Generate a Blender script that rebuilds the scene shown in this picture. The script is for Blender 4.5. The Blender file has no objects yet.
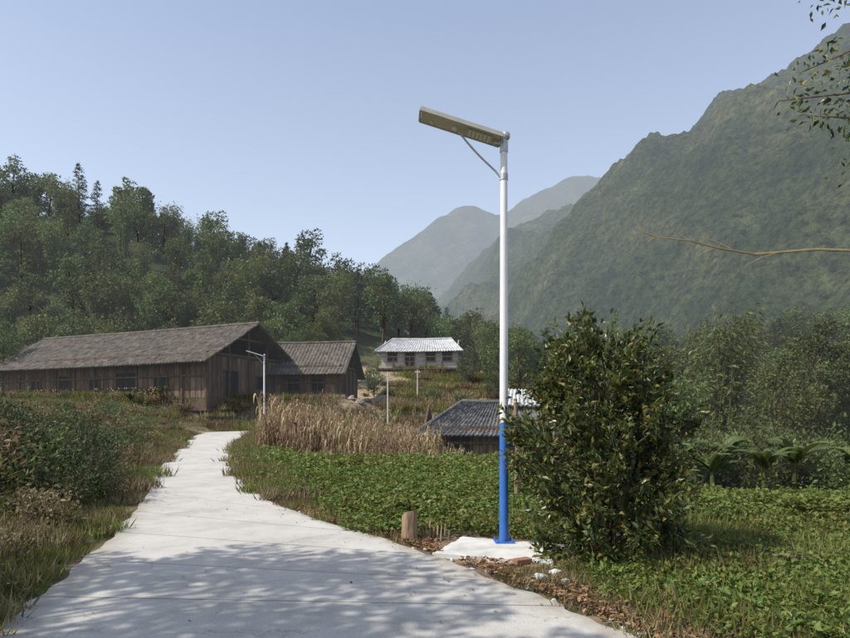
import bpy, math, random
import numpy as np
from mathutils import noise as mn, Vector
rng=np.random.default_rng(7); random.seed(7)
scn=bpy.context.scene
scn.view_settings.view_transform='Standard'
scn.view_settings.look='None'; scn.view_settings.exposure=0
# ------------------------------------------------------------ helpers
def S(a,b,t):
    t=np.clip((np.asarray(t,float)-a)/(b-a),0,1); return t*t*(3-2*t)
def unit(v): return v/np.maximum(np.linalg.norm(v,axis=-1,keepdims=True),1e-9)
class MB:
    def __init__(s): s.V=[];s.F=[];s.M=[];s.n=0
    def add(s,V,F,mi=0):
        V=np.asarray(V,float).reshape(-1,3);F=np.asarray(F,int)
        s.V.append(V);s.F.append(F+s.n);s.M.append(np.full(len(F),mi));s.n+=len(V)
    def box(s,c,d,mi=0,rz=0,ry=0,rx=0):
        x,y,z=[q/2 for q in d]
        V=np.array([[-x,-y,-z],[x,-y,-z],[x,y,-z],[-x,y,-z],[-x,-y,z],[x,-y,z],[x,y,z],[-x,y,z]])
        if rx: c_,s_=math.cos(rx),math.sin(rx);V=V@np.array([[1,0,0],[0,c_,s_],[0,-s_,c_]])
        if ry: c_,s_=math.cos(ry),math.sin(ry);V=V@np.array([[c_,0,-s_],[0,1,0],[s_,0,c_]])
        if rz: c_,s_=math.cos(rz),math.sin(rz);V=V@np.array([[c_,s_,0],[-s_,c_,0],[0,0,1]])
        s.add(V+np.array(c),[[0,3,2,1],[4,5,6,7],[0,1,5,4],[1,2,6,5],[2,3,7,6],[3,0,4,7]],mi)
    def tube(s,P,R,k=6,mi=0,cap=True):
        P=np.asarray(P,float);n=len(P);R=np.broadcast_to(np.asarray(R,float),(n,))
        T=unit(np.gradient(P,axis=0))
        ref=np.array([0,0,1.]) if abs(T[0,2])<.9 else np.array([1.,0,0])
        A=unit(np.cross(T,ref));B=np.cross(T,A)
        a=np.arange(k)*2*math.pi/k
        V=P[:,None,:]+R[:,None,None]*(np.cos(a)[None,:,None]*A[:,None,:]+np.sin(a)[None,:,None]*B[:,None,:])
        F=[]
        for i in range(n-1):
            for j in range(k):
                F.append([i*k+j,i*k+(j+1)%k,(i+1)*k+(j+1)%k,(i+1)*k+j])
        s.add(V.reshape(-1,3),F,mi)
        if cap:
            V2=np.vstack([V[0],P[0:1],V[-1],P[-1:]])
            F=[[k,(j+1)%k,j] for j in range(k)]+[[2*k+1,k+1+j,k+1+(j+1)%k] for j in range(k)]
            s.add(V2,F,mi)
    def leaves(s,C,D,L,W,mi=0,fold=.18,up=1.0,r=None):
        r=r or rng
        C=np.asarray(C,float);D=unit(np.asarray(D,float));n=len(C)
        L=np.broadcast_to(L,(n,))[:,None];W=np.broadcast_to(W,(n,))[:,None]
        N=np.array([0,0,1.])*up+r.normal(size=(n,3))*.6
        N=unit(N-D*np.sum(N*D,1,keepdims=True));Sd=np.cross(D,N)
        V=np.stack([C,C+D*L*.42+Sd*W/2+N*fold*W,C+D*L,C+D*L*.42-Sd*W/2+N*fold*W],1).reshape(-1,3)
        i=np.arange(n)[:,None]*4
        F=np.concatenate([i+np.array([[0,1,2]]),i+np.array([[0,2,3]])],1).reshape(-1,3)
        s.add(V,F,mi)
    def mesh(s,name,mats,smooth=False):
        me=bpy.data.meshes.new(name)
        V=np.vstack(s.V);me.vertices.add(len(V));me.vertices.foreach_set('co',V.ravel())
        tot=np.concatenate([np.full(len(f),f.shape[1]) for f in s.F])
        lo=np.concatenate([f.ravel() for f in s.F]);st=np.concatenate([[0],np.cumsum(tot)[:-1]])
        me.loops.add(len(lo));me.loops.foreach_set('vertex_index',lo)
        me.polygons.add(len(tot));me.polygons.foreach_set('loop_start',st)
        me.polygons.foreach_set('material_index',np.concatenate(s.M))
        me.polygons.foreach_set('use_smooth',np.full(len(tot),smooth))
        for m in mats: me.materials.append(m)
        me.update(calc_edges=True);me.validate()
        return me
    def obj(s,name,mats,parent=None,smooth=False,loc=(0,0,0),rz=0):
        return place(name,s.mesh(name,mats,smooth),parent,loc,rz)
def place(name,me,parent=None,loc=(0,0,0),rz=0,sc=1,rx=0,ry=0):
    o=bpy.data.objects.new(name,me);scn.collection.objects.link(o)
    o.location=loc;o.rotation_euler=(rx,ry,rz)
    o.scale=sc if hasattr(sc,'__len__') else (sc,)*3
    if parent: o.parent=parent
    return o
def empty(name,loc=(0,0,0),rz=0):
    return place(name,None,None,loc,rz)
# ------------------------------------------------------------ materials
HAZE_GLOW=(.50,.56,.64)  # emission colour of the painted-in aerial haze
def newmat(name):
    m=bpy.data.materials.new(name);m.use_nodes=True;nt=m.node_tree;nt.nodes.clear()
    try: m.cycles.emission_sampling='NONE'
    except Exception: pass
    return m,nt
def ramp(nt,stops):
    r=nt.nodes.new('ShaderNodeValToRGB');e=r.color_ramp.elements
    while len(e)<len(stops): e.new(.5)
    for q,(p,c) in zip(e,stops): q.position=p;q.color=(*c,1)
    return r
def paint_haze(nt,shader_out,outnode,dist=2100.):  # paints aerial haze onto surfaces as emission growing with distance from the origin
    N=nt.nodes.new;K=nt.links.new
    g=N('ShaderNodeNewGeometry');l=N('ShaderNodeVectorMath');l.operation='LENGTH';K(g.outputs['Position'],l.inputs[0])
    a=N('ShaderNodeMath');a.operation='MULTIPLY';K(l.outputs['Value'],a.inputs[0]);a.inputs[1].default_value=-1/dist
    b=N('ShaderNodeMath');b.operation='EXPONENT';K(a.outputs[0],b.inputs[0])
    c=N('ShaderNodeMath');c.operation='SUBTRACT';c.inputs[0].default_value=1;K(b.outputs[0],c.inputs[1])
    em=N('ShaderNodeEmission');em.inputs[0].default_value=(*HAZE_GLOW,1)
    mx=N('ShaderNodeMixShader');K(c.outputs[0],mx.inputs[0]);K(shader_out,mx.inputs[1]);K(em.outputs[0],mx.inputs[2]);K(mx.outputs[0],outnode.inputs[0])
def pmat(name,cols,scale=4,rough=.8,bump=0,bscale=None,metal=0,spec=.3,stretch=None,detail=6,lo=.3,hi=.7,bdist=.02,hz=False):
    m,nt=newmat(name);N=nt.nodes.new;K=nt.links.new
    out=N('ShaderNodeOutputMaterial');p=N('ShaderNodeBsdfPrincipled')
    if hz: paint_haze(nt,p.outputs[0],out)
    else: K(p.outputs[0],out.inputs[0])
    p.inputs['Roughness'].default_value=rough;p.inputs['Metallic'].default_value=metal
    p.inputs['Specular IOR Level'].default_value=spec
    tc=N('ShaderNodeTexCoord');mp=N('ShaderNodeMapping');K(tc.outputs['Object'],mp.inputs[0])
    if stretch: mp.inputs['Scale'].default_value=stretch
    no=N('ShaderNodeTexNoise');no.inputs['Scale'].default_value=scale;no.inputs['Detail'].default_value=detail
    no.inputs['Roughness'].default_value=.65
    K(mp.outputs[0],no.inputs['Vector'])
    n=len(cols);r=ramp(nt,[(lo+(hi-lo)*i/max(n-1,1),c) for i,c in enumerate(cols)])
    K(no.outputs[0],r.inputs[0]);K(r.outputs[0],p.inputs['Base Color'])
    if bump:
        b=N('ShaderNodeBump');b.inputs['Strength'].default_value=bump;b.inputs['Distance'].default_value=bdist
        n2=N('ShaderNodeTexNoise');n2.inputs['Scale'].default_value=bscale or scale*4;n2.inputs['Detail'].default_value=4
        K(mp.outputs[0],n2.inputs['Vector']);K(n2.outputs[0],b.inputs['Height']);K(b.outputs[0],p.inputs['Normal'])
    return m
def leafmat(name,cols,trans=.3,rough=.5,spec=.3,vary=.35,hz=False):
    m,nt=newmat(name);N=nt.nodes.new;K=nt.links.new
    out=N('ShaderNodeOutputMaterial');p=N('ShaderNodeBsdfPrincipled');t=N('ShaderNodeBsdfTranslucent');mx=N('ShaderNodeMixShader')
    g=N('ShaderNodeNewGeometry');oi=N('ShaderNodeObjectInfo')
    n=len(cols);r=ramp(nt,[(i/max(n-1,1),c) for i,c in enumerate(cols)])
    K(g.outputs['Random Per Island'],r.inputs[0])
    hs=N('ShaderNodeHueSaturation');K(r.outputs[0],hs.inputs['Color'])
    mr=N('ShaderNodeMapRange');mr.inputs['To Min'].default_value=1-vary;mr.inputs['To Max'].default_value=1+vary
    K(oi.outputs['Random'],mr.inputs[0]);K(mr.outputs[0],hs.inputs['Value'])
    mr2=N('ShaderNodeMapRange');mr2.inputs['To Min'].default_value=.5-.035*(vary>0);mr2.inputs['To Max'].default_value=.5+.02*(vary>0)
    K(oi.outputs['Random'],mr2.inputs[0]);K(mr2.outputs[0],hs.inputs['Hue'])
    K(hs.outputs[0],p.inputs['Base Color']);K(hs.outputs[0],t.inputs['Color'])
    p.inputs['Roughness'].default_value=rough;p.inputs['Specular IOR Level'].default_value=spec
    mx.inputs[0].default_value=trans;K(p.outputs[0],mx.inputs[1]);K(t.outputs[0],mx.inputs[2])
    if hz: paint_haze(nt,mx.outputs[0],out)
    else: K(mx.outputs[0],out.inputs[0])
    return m
M_bark=pmat('bark',[(.07,.05,.035),(.16,.125,.09)],8,.9,.6,20)
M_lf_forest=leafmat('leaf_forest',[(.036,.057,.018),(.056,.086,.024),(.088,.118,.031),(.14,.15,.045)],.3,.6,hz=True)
M_lf_shade=leafmat('leaf_roadside',[(.03,.045,.02),(.045,.068,.026),(.07,.09,.032)],.28,.6)
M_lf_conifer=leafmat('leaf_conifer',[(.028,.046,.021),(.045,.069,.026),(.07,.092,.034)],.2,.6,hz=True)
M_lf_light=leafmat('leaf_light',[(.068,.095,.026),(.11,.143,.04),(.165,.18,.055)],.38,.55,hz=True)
M_lf_citrus=leafmat('leaf_citrus',[(.022,.042,.013),(.042,.068,.018),(.075,.105,.026),(.13,.15,.035),(.26,.21,.06)],.3,.36,.5,0)
M_lf_crop=leafmat('leaf_crop',[(.07,.11,.024),(.11,.16,.033),(.15,.195,.042),(.21,.22,.06)],.34,.5,.3,.14)
M_grass=leafmat('leaf_grass',[(.085,.11,.026),(.135,.16,.04),(.18,.19,.058),(.26,.21,.10)],.35,.6,.2,.2)
M_grassd=leafmat('leaf_grass_dry',[(.10,.085,.04),(.18,.145,.075),(.27,.215,.12),(.35,.28,.18)],.3,.7,.15,.25)
M_corn=leafmat('leaf_corn_dry',[(.22,.16,.09),(.34,.26,.15),(.46,.37,.23)],.3,.8,.1,.2)
M_litter=leafmat('leaf_litter_dry',[(.10,.055,.03),(.19,.10,.05),(.28,.17,.09),(.34,.25,.14)],.1,.8,.1,0)
M_banana=leafmat('leaf_banana',[(.06,.095,.028),(.09,.13,.038),(.13,.16,.055)],.35,.45,.3,.15)
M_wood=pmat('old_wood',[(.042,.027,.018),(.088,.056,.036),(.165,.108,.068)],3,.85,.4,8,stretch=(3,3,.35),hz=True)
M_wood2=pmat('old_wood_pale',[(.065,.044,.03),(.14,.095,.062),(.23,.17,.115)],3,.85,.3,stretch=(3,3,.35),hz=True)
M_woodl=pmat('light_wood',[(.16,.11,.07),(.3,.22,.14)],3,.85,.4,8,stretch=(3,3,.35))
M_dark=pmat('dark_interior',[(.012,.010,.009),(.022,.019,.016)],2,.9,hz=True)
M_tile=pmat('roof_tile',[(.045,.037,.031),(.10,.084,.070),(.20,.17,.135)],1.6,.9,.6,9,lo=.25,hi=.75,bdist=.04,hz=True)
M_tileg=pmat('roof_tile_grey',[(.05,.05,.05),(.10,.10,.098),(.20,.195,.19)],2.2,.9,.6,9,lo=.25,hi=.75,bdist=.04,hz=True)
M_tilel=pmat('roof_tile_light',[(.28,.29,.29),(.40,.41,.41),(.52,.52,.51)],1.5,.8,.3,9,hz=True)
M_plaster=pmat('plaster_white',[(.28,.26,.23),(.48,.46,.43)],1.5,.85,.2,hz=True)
M_stone=pmat('rubble_stone',[(.12,.10,.08),(.25,.22,.18),(.4,.37,.33)],3,.9,.8,9,bdist=.04)
M_conc=pmat('cement_slab',[(.36,.35,.33),(.52,.51,.48),(.62,.61,.58)],3,.9,.5,22,bdist=.01)
M_white=pmat('white_paint',[(.68,.69,.70),(.78,.78,.78)],3,.35,0,spec=.5)
M_blue=pmat('blue_paint',[(.03,.12,.40),(.045,.16,.48)],4,.35,0,spec=.5)
M_metal=pmat('galvanised_metal',[(.35,.37,.38),(.52,.54,.55)],9,.45,metal=.6)
M_alu=pmat('aluminium_frame',[(.40,.39,.34),(.52,.50,.44)],5,.5,metal=.2)
M_under=pmat('housing_underside',[(.42,.38,.27),(.52,.47,.35)],3,.55)
M_led=pmat('led_lens',[(.75,.73,.55),(.82,.8,.64)],30,.3)
M_pv=pmat('solar_cells',[(.01,.014,.035),(.02,.028,.06)],6,.2,spec=.7)
M_brick=pmat('brick_clay',[(.2,.10,.06),(.34,.19,.12)],8,.9,.5,30)
def road_mat():
    m,nt=newmat('road_concrete');N=nt.nodes.new;K=nt.links.new
    out=N('ShaderNodeOutputMaterial');p=N('ShaderNodeBsdfPrincipled');K(p.outputs[0],out.inputs[0])
    p.inputs['Roughness'].default_value=.9;p.inputs['Specular IOR Level'].default_value=.15
    tc=N('ShaderNodeTexCoord')
    def noi(s,d=6,r=.6):
        n=N('ShaderNodeTexNoise');n.inputs['Scale'].default_value=s;n.inputs['Detail'].default_value=d;n.inputs['Roughness'].default_value=r
        K(tc.outputs['Object'],n.inputs['Vector']);return n
    a=noi(.9,8,.75);r1=ramp(nt,[(.3,(.35,.335,.305)),(.5,(.465,.45,.415)),(.7,(.53,.515,.48))]);K(a.outputs[0],r1.inputs[0])
    b=noi(60,4);r2=ramp(nt,[(.3,(.8,.8,.8)),(.65,(1.05,1.05,1.05))]);K(b.outputs[0],r2.inputs[0])
    mx=N('ShaderNodeMixRGB');mx.blend_type='MULTIPLY';mx.inputs[0].default_value=1;K(r1.outputs[0],mx.inputs[1]);K(r2.outputs[0],mx.inputs[2])
    at=N('ShaderNodeAttribute');at.attribute_name='edge'
    c=noi(3,8,.7);ad=N('ShaderNodeMath');ad.operation='MULTIPLY_ADD';K(c.outputs[0],ad.inputs[0]);ad.inputs[1].default_value=1.3;ad.inputs[2].default_value=-.6
    ad2=N('ShaderNodeMath');ad2.operation='ADD';K(at.outputs['Fac'],ad2.inputs[0]);K(ad.outputs[0],ad2.inputs[1])
    r3=ramp(nt,[(.35,(0,0,0)),(1,(.8,.8,.8))]);K(ad2.outputs[0],r3.inputs[0])
    m2=N('ShaderNodeMixRGB');K(r3.outputs[0],m2.inputs[0]);K(mx.outputs[0],m2.inputs[1]);m2.inputs[2].default_value=(.25,.205,.15,1)
    v=N('ShaderNodeTexVoronoi');v.feature='DISTANCE_TO_EDGE';v.inputs['Scale'].default_value=.33
    wv=N('ShaderNodeVectorMath');wv.operation='ADD';nn=noi(1.5,5);K(tc.outputs['Object'],wv.inputs[0]);K(nn.outputs['Color'],wv.inputs[1]);K(wv.outputs[0],v.inputs['Vector'])
    r4=ramp(nt,[(.0,(.45,.45,.45)),(.0045,(1,1,1))]);K(v.outputs[0],r4.inputs[0])
    m3=N('ShaderNodeMixRGB');m3.blend_type='MULTIPLY';m3.inputs[0].default_value=.5;K(m2.outputs[0],m3.inputs[1]);K(r4.outputs[0],m3.inputs[2])
    K(m3.outputs[0],p.inputs['Base Color'])
    bu=N('ShaderNodeBump');bu.inputs['Strength'].default_value=.4;bu.inputs['Distance'].default_value=.01;K(b.outputs[0],bu.inputs['Height']);K(bu.outputs[0],p.inputs['Normal'])
    return m
M_road=road_mat()
def ground_mat():
    m,nt=newmat('ground_cover');N=nt.nodes.new;K=nt.links.new
    out=N('ShaderNodeOutputMaterial');p=N('ShaderNodeBsdfPrincipled');paint_haze(nt,p.outputs[0],out)
    p.inputs['Roughness'].default_value=.95;p.inputs['Specular IOR Level'].default_value=.1
    tc=N('ShaderNodeTexCoord')
    def noi(s,d=5,r=.65):
        n=N('ShaderNodeTexNoise');n.inputs['Scale'].default_value=s;n.inputs['Detail'].default_value=d;n.inputs['Roughness'].default_value=r
        K(tc.outputs['Object'],n.inputs['Vector']);return n
    a=noi(1.3);g=ramp(nt,[(.3,(.04,.045,.02)),(.5,(.075,.078,.032)),(.7,(.12,.115,.05))]);K(a.outputs[0],g.inputs[0])
    b=noi(2.6);s=ramp(nt,[(.3,(.10,.07,.045)),(.5,(.18,.13,.085)),(.7,(.27,.2,.13))]);K(b.outputs[0],s.inputs[0])
    d=ramp(nt,[(.35,(.16,.12,.065)),(.5,(.28,.21,.13)),(.65,(.38,.30,.2))]);K(a.outputs[0],d.inputs[0])
    at=N('ShaderNodeAttribute');at.attribute_name='zone';sep=N('ShaderNodeSeparateColor');K(at.outputs['Color'],sep.inputs[0])
    w=noi(4)
    def mix(fac,x,y):
        ad=N('ShaderNodeMath');ad.operation='ADD';K(w.outputs[0],ad.inputs[0]);K(fac,ad.inputs[1])
        r=ramp(nt,[(.85,(0,0,0)),(1,(1,1,1))]);K(ad.outputs[0],r.inputs[0])
        q=N('ShaderNodeMixRGB');K(r.outputs[0],q.inputs[0]);K(x,q.inputs[1]);K(y,q.inputs[2]);return q.outputs[0]
    x=mix(sep.outputs[0],g.outputs[0],d.outputs[0]);x=mix(sep.outputs[1],x,s.outputs[0])
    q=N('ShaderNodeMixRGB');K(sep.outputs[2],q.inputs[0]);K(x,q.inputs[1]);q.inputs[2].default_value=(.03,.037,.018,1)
    K(q.outputs[0],p.inputs['Base Color'])
    bu=N('ShaderNodeBump');bu.inputs['Strength'].default_value=.8;bu.inputs['Distance'].default_value=.06
    K(w.outputs[0],bu.inputs['Height']);K(bu.outputs[0],p.inputs['Normal'])
    return m
M_ground=ground_mat()
# ------------------------------------------------------------ terrain
Rr=np.array([(5.5,-3),(3.2,1.6),(2.1,3.5),(1.44,4.6),(1.15,5.3),(.73,6.0),(.17,7.0),(-.6,8.2),(-1.75,9.7),(-2.85,11.5),(-4.2,14.6),(-6.7,21.5),(-9.2,30),(-11.3,38),(-11.9,42),(-9.5,44.5),(-5,45.8),(0,46.3)],float)
Ll=np.array([(0,-6),(-2.0,.6),(-2.8,3),(-3.2,4.6),(-3.45,5.6),(-3.8,6.9),(-4.2,8.4),(-4.75,10),(-5.4,12),(-6.9,15.7),(-9.4,22.5),(-12.2,31),(-14.8,39),(-15.5,44),(-13.5,47.4),(-9,48.6),(-5,49),(0,49.3)],float)
mR=15;mL=14
def xR(y): return np.interp(y,Rr[:mR,1],Rr[:mR,0])
def xL(y): return np.interp(y,Ll[:mL,1],Ll[:mL,0])
HB=np.array([-1.2,-.7,-.48,-.40,-.31,-.25,-.2,-.15,-.07,-.03,.03,.1,.2,.3,.5,.8,1.2])
HH=np.array([38,35,30,25.5,20.5,21,18.5,16.5,14.5,11.5,9.5,8.5,7,7,10,13,15])
def height(x,y):
    x=np.asarray(x,float);y=np.asarray(y,float)
    b=x/np.maximum(y,8)
    z=.4*S(33,45,y)*S(4,-6,x)
    d=np.maximum(xL(y)-x-.7,0)
    z=z+2.3*(1-np.exp(-d*.13))*(1-S(50,60,y))
    dc=1.0*S(20,31,y)*S(-9,-2,x);dr=.95*S(10,19,y)*S(3.0,7,x)
    z=z-np.maximum(dc,dr)*(1-S(44,62,y))
    zh=.19*np.clip(y-47,0,33);fr=zh-np.floor(zh)
    zt=np.floor(zh)+S(.65,1,fr)
    z=z+zt*(1-.65*S(8,22,x))
    mh=S(-3.5,-7,x)*S(50,54,y)*(1-S(68,73,y))
    z=z*(1-mh)+3.05*mh
    mw=S(-9,-6.5,x)*(1-S(6,9,x))*S(75,77,y)*(1-S(86,90,y))
    z=z*(1-mw)+6.3*mw
    z=z+np.interp(b,HB,HH)*S(72,122,y)*(1-.9*S(150,400,y))
    far=S(45,110,y)*(1-mh)
    z=z+far*(np.sin(x*.11+1)*np.cos(y*.09)*1.0+np.sin(x*.045+y*.03)*1.3)
    off=np.maximum(np.maximum(x-xR(y)-.5,xL(y)-x-.5),0)
    z=z+np.minimum(off,1)*.05*(np.sin(x*2.3+np.sin(y*1.7))*np.cos(y*2.1+x*.6))*(y<44)
    return z
def nonuni(lo,hi,n,c=0):
    a=math.asinh; k=30.0
    t=np.linspace(a((lo-c)/k),a((hi-c)/k),n)
    return c+k*np.sinh(t)
xs=nonuni(-3500,3500,520,-3);ys=nonuni(-300,5000,460,8)
X,Y=np.meshgrid(xs,ys);Z=height(X,Y)
inroad=(X<xR(Y)+.1)&(X>xL(Y)-.1)&(Y<44)
Z=np.where(inroad,Z-.02,Z)
nx,ny=len(xs),len(ys)
mb=MB();idx=np.arange(nx*ny).reshape(ny,nx)
F=np.stack([idx[:-1,:-1],idx[:-1,1:],idx[1:,1:],idx[1:,:-1]],-1).reshape(-1,4)
mb.add(np.stack([X,Y,Z],-1).reshape(-1,3),F)
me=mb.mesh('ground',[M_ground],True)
ca=me.color_attributes.new('zone','FLOAT_COLOR','POINT')
dry=S(46,54,Y)*(1-S(78,84,Y))*S(-34,-20,X)*(1-S(10,18,X))*.5
dry=np.maximum(dry,.3*S(14,30,Y)*(X>xR(Y))*(1-S(38,44,Y))*(1-S(6,9,X)))
dry=np.maximum(dry,.42*(X<xL(Y))*(1-S(48,60,Y)))
soil=.75*(1-S(.1,.9,X-xR(Y)))*(X>xR(Y)-.3)*(Y<44)
soil=np.maximum(soil,.55*(1-S(.1,.5,xL(Y)-X))*(X<xL(Y)+.3)*(Y<44))
soil=np.maximum(soil,.6*(1-S(.8,1.8,np.hypot(X-1.3,Y-7.6))))
soil=np.maximum(soil,.6*S(50,53,Y)*(1-S(66,70,Y))*S(-5,-8,X))
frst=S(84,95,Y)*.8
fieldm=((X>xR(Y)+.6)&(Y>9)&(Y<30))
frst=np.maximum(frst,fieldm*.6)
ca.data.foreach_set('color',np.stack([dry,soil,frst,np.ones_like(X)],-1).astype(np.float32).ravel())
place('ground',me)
# road
dense=[]
for i in range(17):
    for k in range(10):
        t=k/10;dense.append((Ll[i]*(1-t)+Ll[i+1]*t,Rr[i]*(1-t)+Rr[i+1]*t))
A=np.array([q[0] for q in dense]);B=np.array([q[1] for q in dense])
for _ in range(5):
    for o in (A,B): o[1:-1]=.25*o[:-2]+.5*o[1:-1]+.25*o[2:]
wob=np.array([math.sin(i*1.3)*.025+math.sin(i*.47)*.03 for i in range(len(A))])
dirv=unit(B-A);B=B+dirv*wob[:,None];A=A-dirv*np.roll(wob,7)[:,None]
nt_=14;n_=len(A);V=[];E=[]
for i in range(n_):
    for j in range(nt_+1):
        t=j/nt_;p=A[i]*(1-t)+B[i]*t
        V.append((p[0],p[1],float(height(p[0],p[1]))+.035));e=abs(t-.5)*2;E.append(max(0,(e-.72)/.28)*.75)
F=[[i*(nt_+1)+j,i*(nt_+1)+j+1,(i+1)*(nt_+1)+j+1,(i+1)*(nt_+1)+j] for i in range(n_-1) for j in range(nt_)]
mb=MB();mb.add(V,F)
for P,sg in ((A,-1),(B,1)):
    v=[];f=[]
    for i,p in enumerate(P):
        z=float(height(p[0],p[1]))+.035;v+= [(p[0],p[1],z),(p[0]+sg*dirv[i,0]*.03,p[1]+sg*dirv[i,1]*.03,z-.15)]
    for i in range(n_-1): f.append([2*i,2*i+1,2*i+3,2*i+2])
    mb.add(v,f);E+= [.9]*len(v)
me=mb.mesh('concrete_road',[M_road],True)
at=me.attributes.new('edge','FLOAT','POINT');at.data.foreach_set('value',np.array(E,np.float32))
rd=place('concrete_road',me)
mb=MB()
for i in range(6,n_-20,11):
    a,b=A[i],B[i];t=unit(A[i+1]-A[i]) ;w=.005
    z=float(height(a[0],a[1]))+.039
    mb.add([(a[0],a[1],z),(b[0],b[1],z),(b[0]+t[0]*2*w,b[1]+t[1]*2*w,z),(a[0]+t[0]*2*w,a[1]+t[1]*2*w,z)],[[0,1,2,3]])
mb.obj('joints',[pmat('joint_dirt',[(.20,.18,.15),(.32,.30,.27)],8)],rd)
# ------------------------------------------------------------ mountains
def mountain_mat():
    m,nt=newmat('mountain_forest');N=nt.nodes.new;K=nt.links.new
    out=N('ShaderNodeOutputMaterial');p=N('ShaderNodeBsdfDiffuse')
    tc=N('ShaderNodeTexCoord')
    def noi(s,d=6,r=.7):
        n=N('ShaderNodeTexNoise');n.inputs['Scale'].default_value=s;n.inputs['Detail'].default_value=d;n.inputs['Roughness'].default_value=r
        K(tc.outputs['Object'],n.inputs['Vector']);return n
    a=noi(.009,7,.72);g=ramp(nt,[(.36,(.026,.040,.020)),(.47,(.046,.064,.028)),(.56,(.072,.086,.038)),(.66,(.13,.13,.07))]);K(a.outputs[0],g.inputs[0])
    b=noi(.13,5,.85);r=ramp(nt,[(.36,(.15,.16,.2)),(.62,(1.85,1.8,1.65))]);K(b.outputs[0],r.inputs[0])
    mu=N('ShaderNodeMixRGB');mu.blend_type='MULTIPLY';mu.inputs[0].default_value=1;K(g.outputs[0],mu.inputs[1]);K(r.outputs[0],mu.inputs[2])
    mp=N('ShaderNodeMapping');K(tc.outputs['Object'],mp.inputs[0]);mp.inputs['Scale'].default_value=(1.0,1.0,.6)
    c=N('ShaderNodeTexNoise');c.inputs['Scale'].default_value=.017;c.inputs['Detail'].default_value=8;c.inputs['Roughness'].default_value=.78;K(mp.outputs[0],c.inputs['Vector'])
    rr=ramp(nt,[(.64,(0,0,0)),(.68,(.9,.9,.9))]);K(c.outputs[0],rr.inputs[0])
    m2=N('ShaderNodeMixRGB');K(rr.outputs[0],m2.inputs[0]);K(mu.outputs[0],m2.inputs[1]);m2.inputs[2].default_value=(.32,.30,.27,1)
    K(m2.outputs[0],p.inputs['Color'])
    bu2=N('ShaderNodeBump');bu2.inputs['Strength'].default_value=1;bu2.inputs['Distance'].default_value=13;K(b.outputs[0],bu2.inputs['Height'])
    K(bu2.outputs[0],p.inputs['Normal'])
    paint_haze(nt,p.outputs[0],out,3400.)
    return m
M_mtn=mountain_mat()
def mountain(name,b,e,yr,yf,nb,nv,spur,sc,seed,zoff=-15,power=1.0,fs=.14):
    b=np.array(b);bb=np.linspace(b[0],b[-1],nb)
    ee=np.interp(bb,b,e);ker=np.ones(5)/5
    ee=np.convolve(np.pad(ee,2,'edge'),ker,'valid')
    yr=np.interp(bb,*zip(*yr));yf=np.interp(bb,*zip(*yf))
    vv=np.concatenate([np.linspace(0,1,nv),1+np.linspace(0,.35,12)[1:]])
    V=np.zeros((len(vv),nb,3))
    for j,v in enumerate(vv):
        for i in range(nb):
            y=yf[i]+(yr[i]-yf[i])*v;x=bb[i]*y
            Zr=ee[i]*yr[i]
            if v<=1: z=Zr*(v**power)
            else: z=Zr*(1-(v-1)*1.6)
            w=min(1,4*v)*(.12+ .88*min(1,2.0*abs(1-v)))
            q=Vector((x/sc,y/sc*.55+z/sc*.2,seed))
            r=mn.ridged_multi_fractal(q,1.15,2.0,5,1.0,1.7)
            f=mn.fractal(Vector((x/sc*4,y/sc*4,3)),.75,2,6)
            z+=(r-1.1)*spur*w+f*spur*fs*min(1,4*v)
            V[j,i]=(x,y,z+zoff*(1-min(v,1)))
    n1,n2=V.shape[:2];idx=np.arange(n1*n2).reshape(n1,n2)
    F=np.stack([idx[:-1,:-1],idx[:-1,1:],idx[1:,1:],idx[1:,:-1]],-1).reshape(-1,4)
    m=MB();m.add(V.reshape(-1,3),F);me=m.mesh(name,[M_mtn],True)
    return place(name,me)
pb=lambda L:[(p-425)/620 for p in L]; pe=lambda L:[(415-p)/620 for p in L]
mountain('mountain',pb([-150,200,330,400,440,470,500,540,570,600,630,650,680,700,724,780,850,1000]),
   pe([400,380,350,322,297,264,238,216,199,174,145,132,126,110,88,62,32,10]),
   [(-1,2200),(.024,2000),(.12,1800),(.23,1500),(.33,1200),(.48,950),(.7,850),(1,800)],
   [(-1,1200),(0,900),(.2,420),(.5,270),(1,230)],500,170,165,420,20.4,power=1.0)
mountain('distant_mountain',pb([-200,126,250,340,370,400,430,455,470,490,505,520,545,570,580,600,640,700,1000]),
   pe([330,345,330,285,264,245,224,209,204,211,214,203,192,174,171,177,193,216,260]),
   [(-1,3200),(1,3200)],[(-1,2300),(1,2300)],420,70,150,700,15.2)
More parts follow.
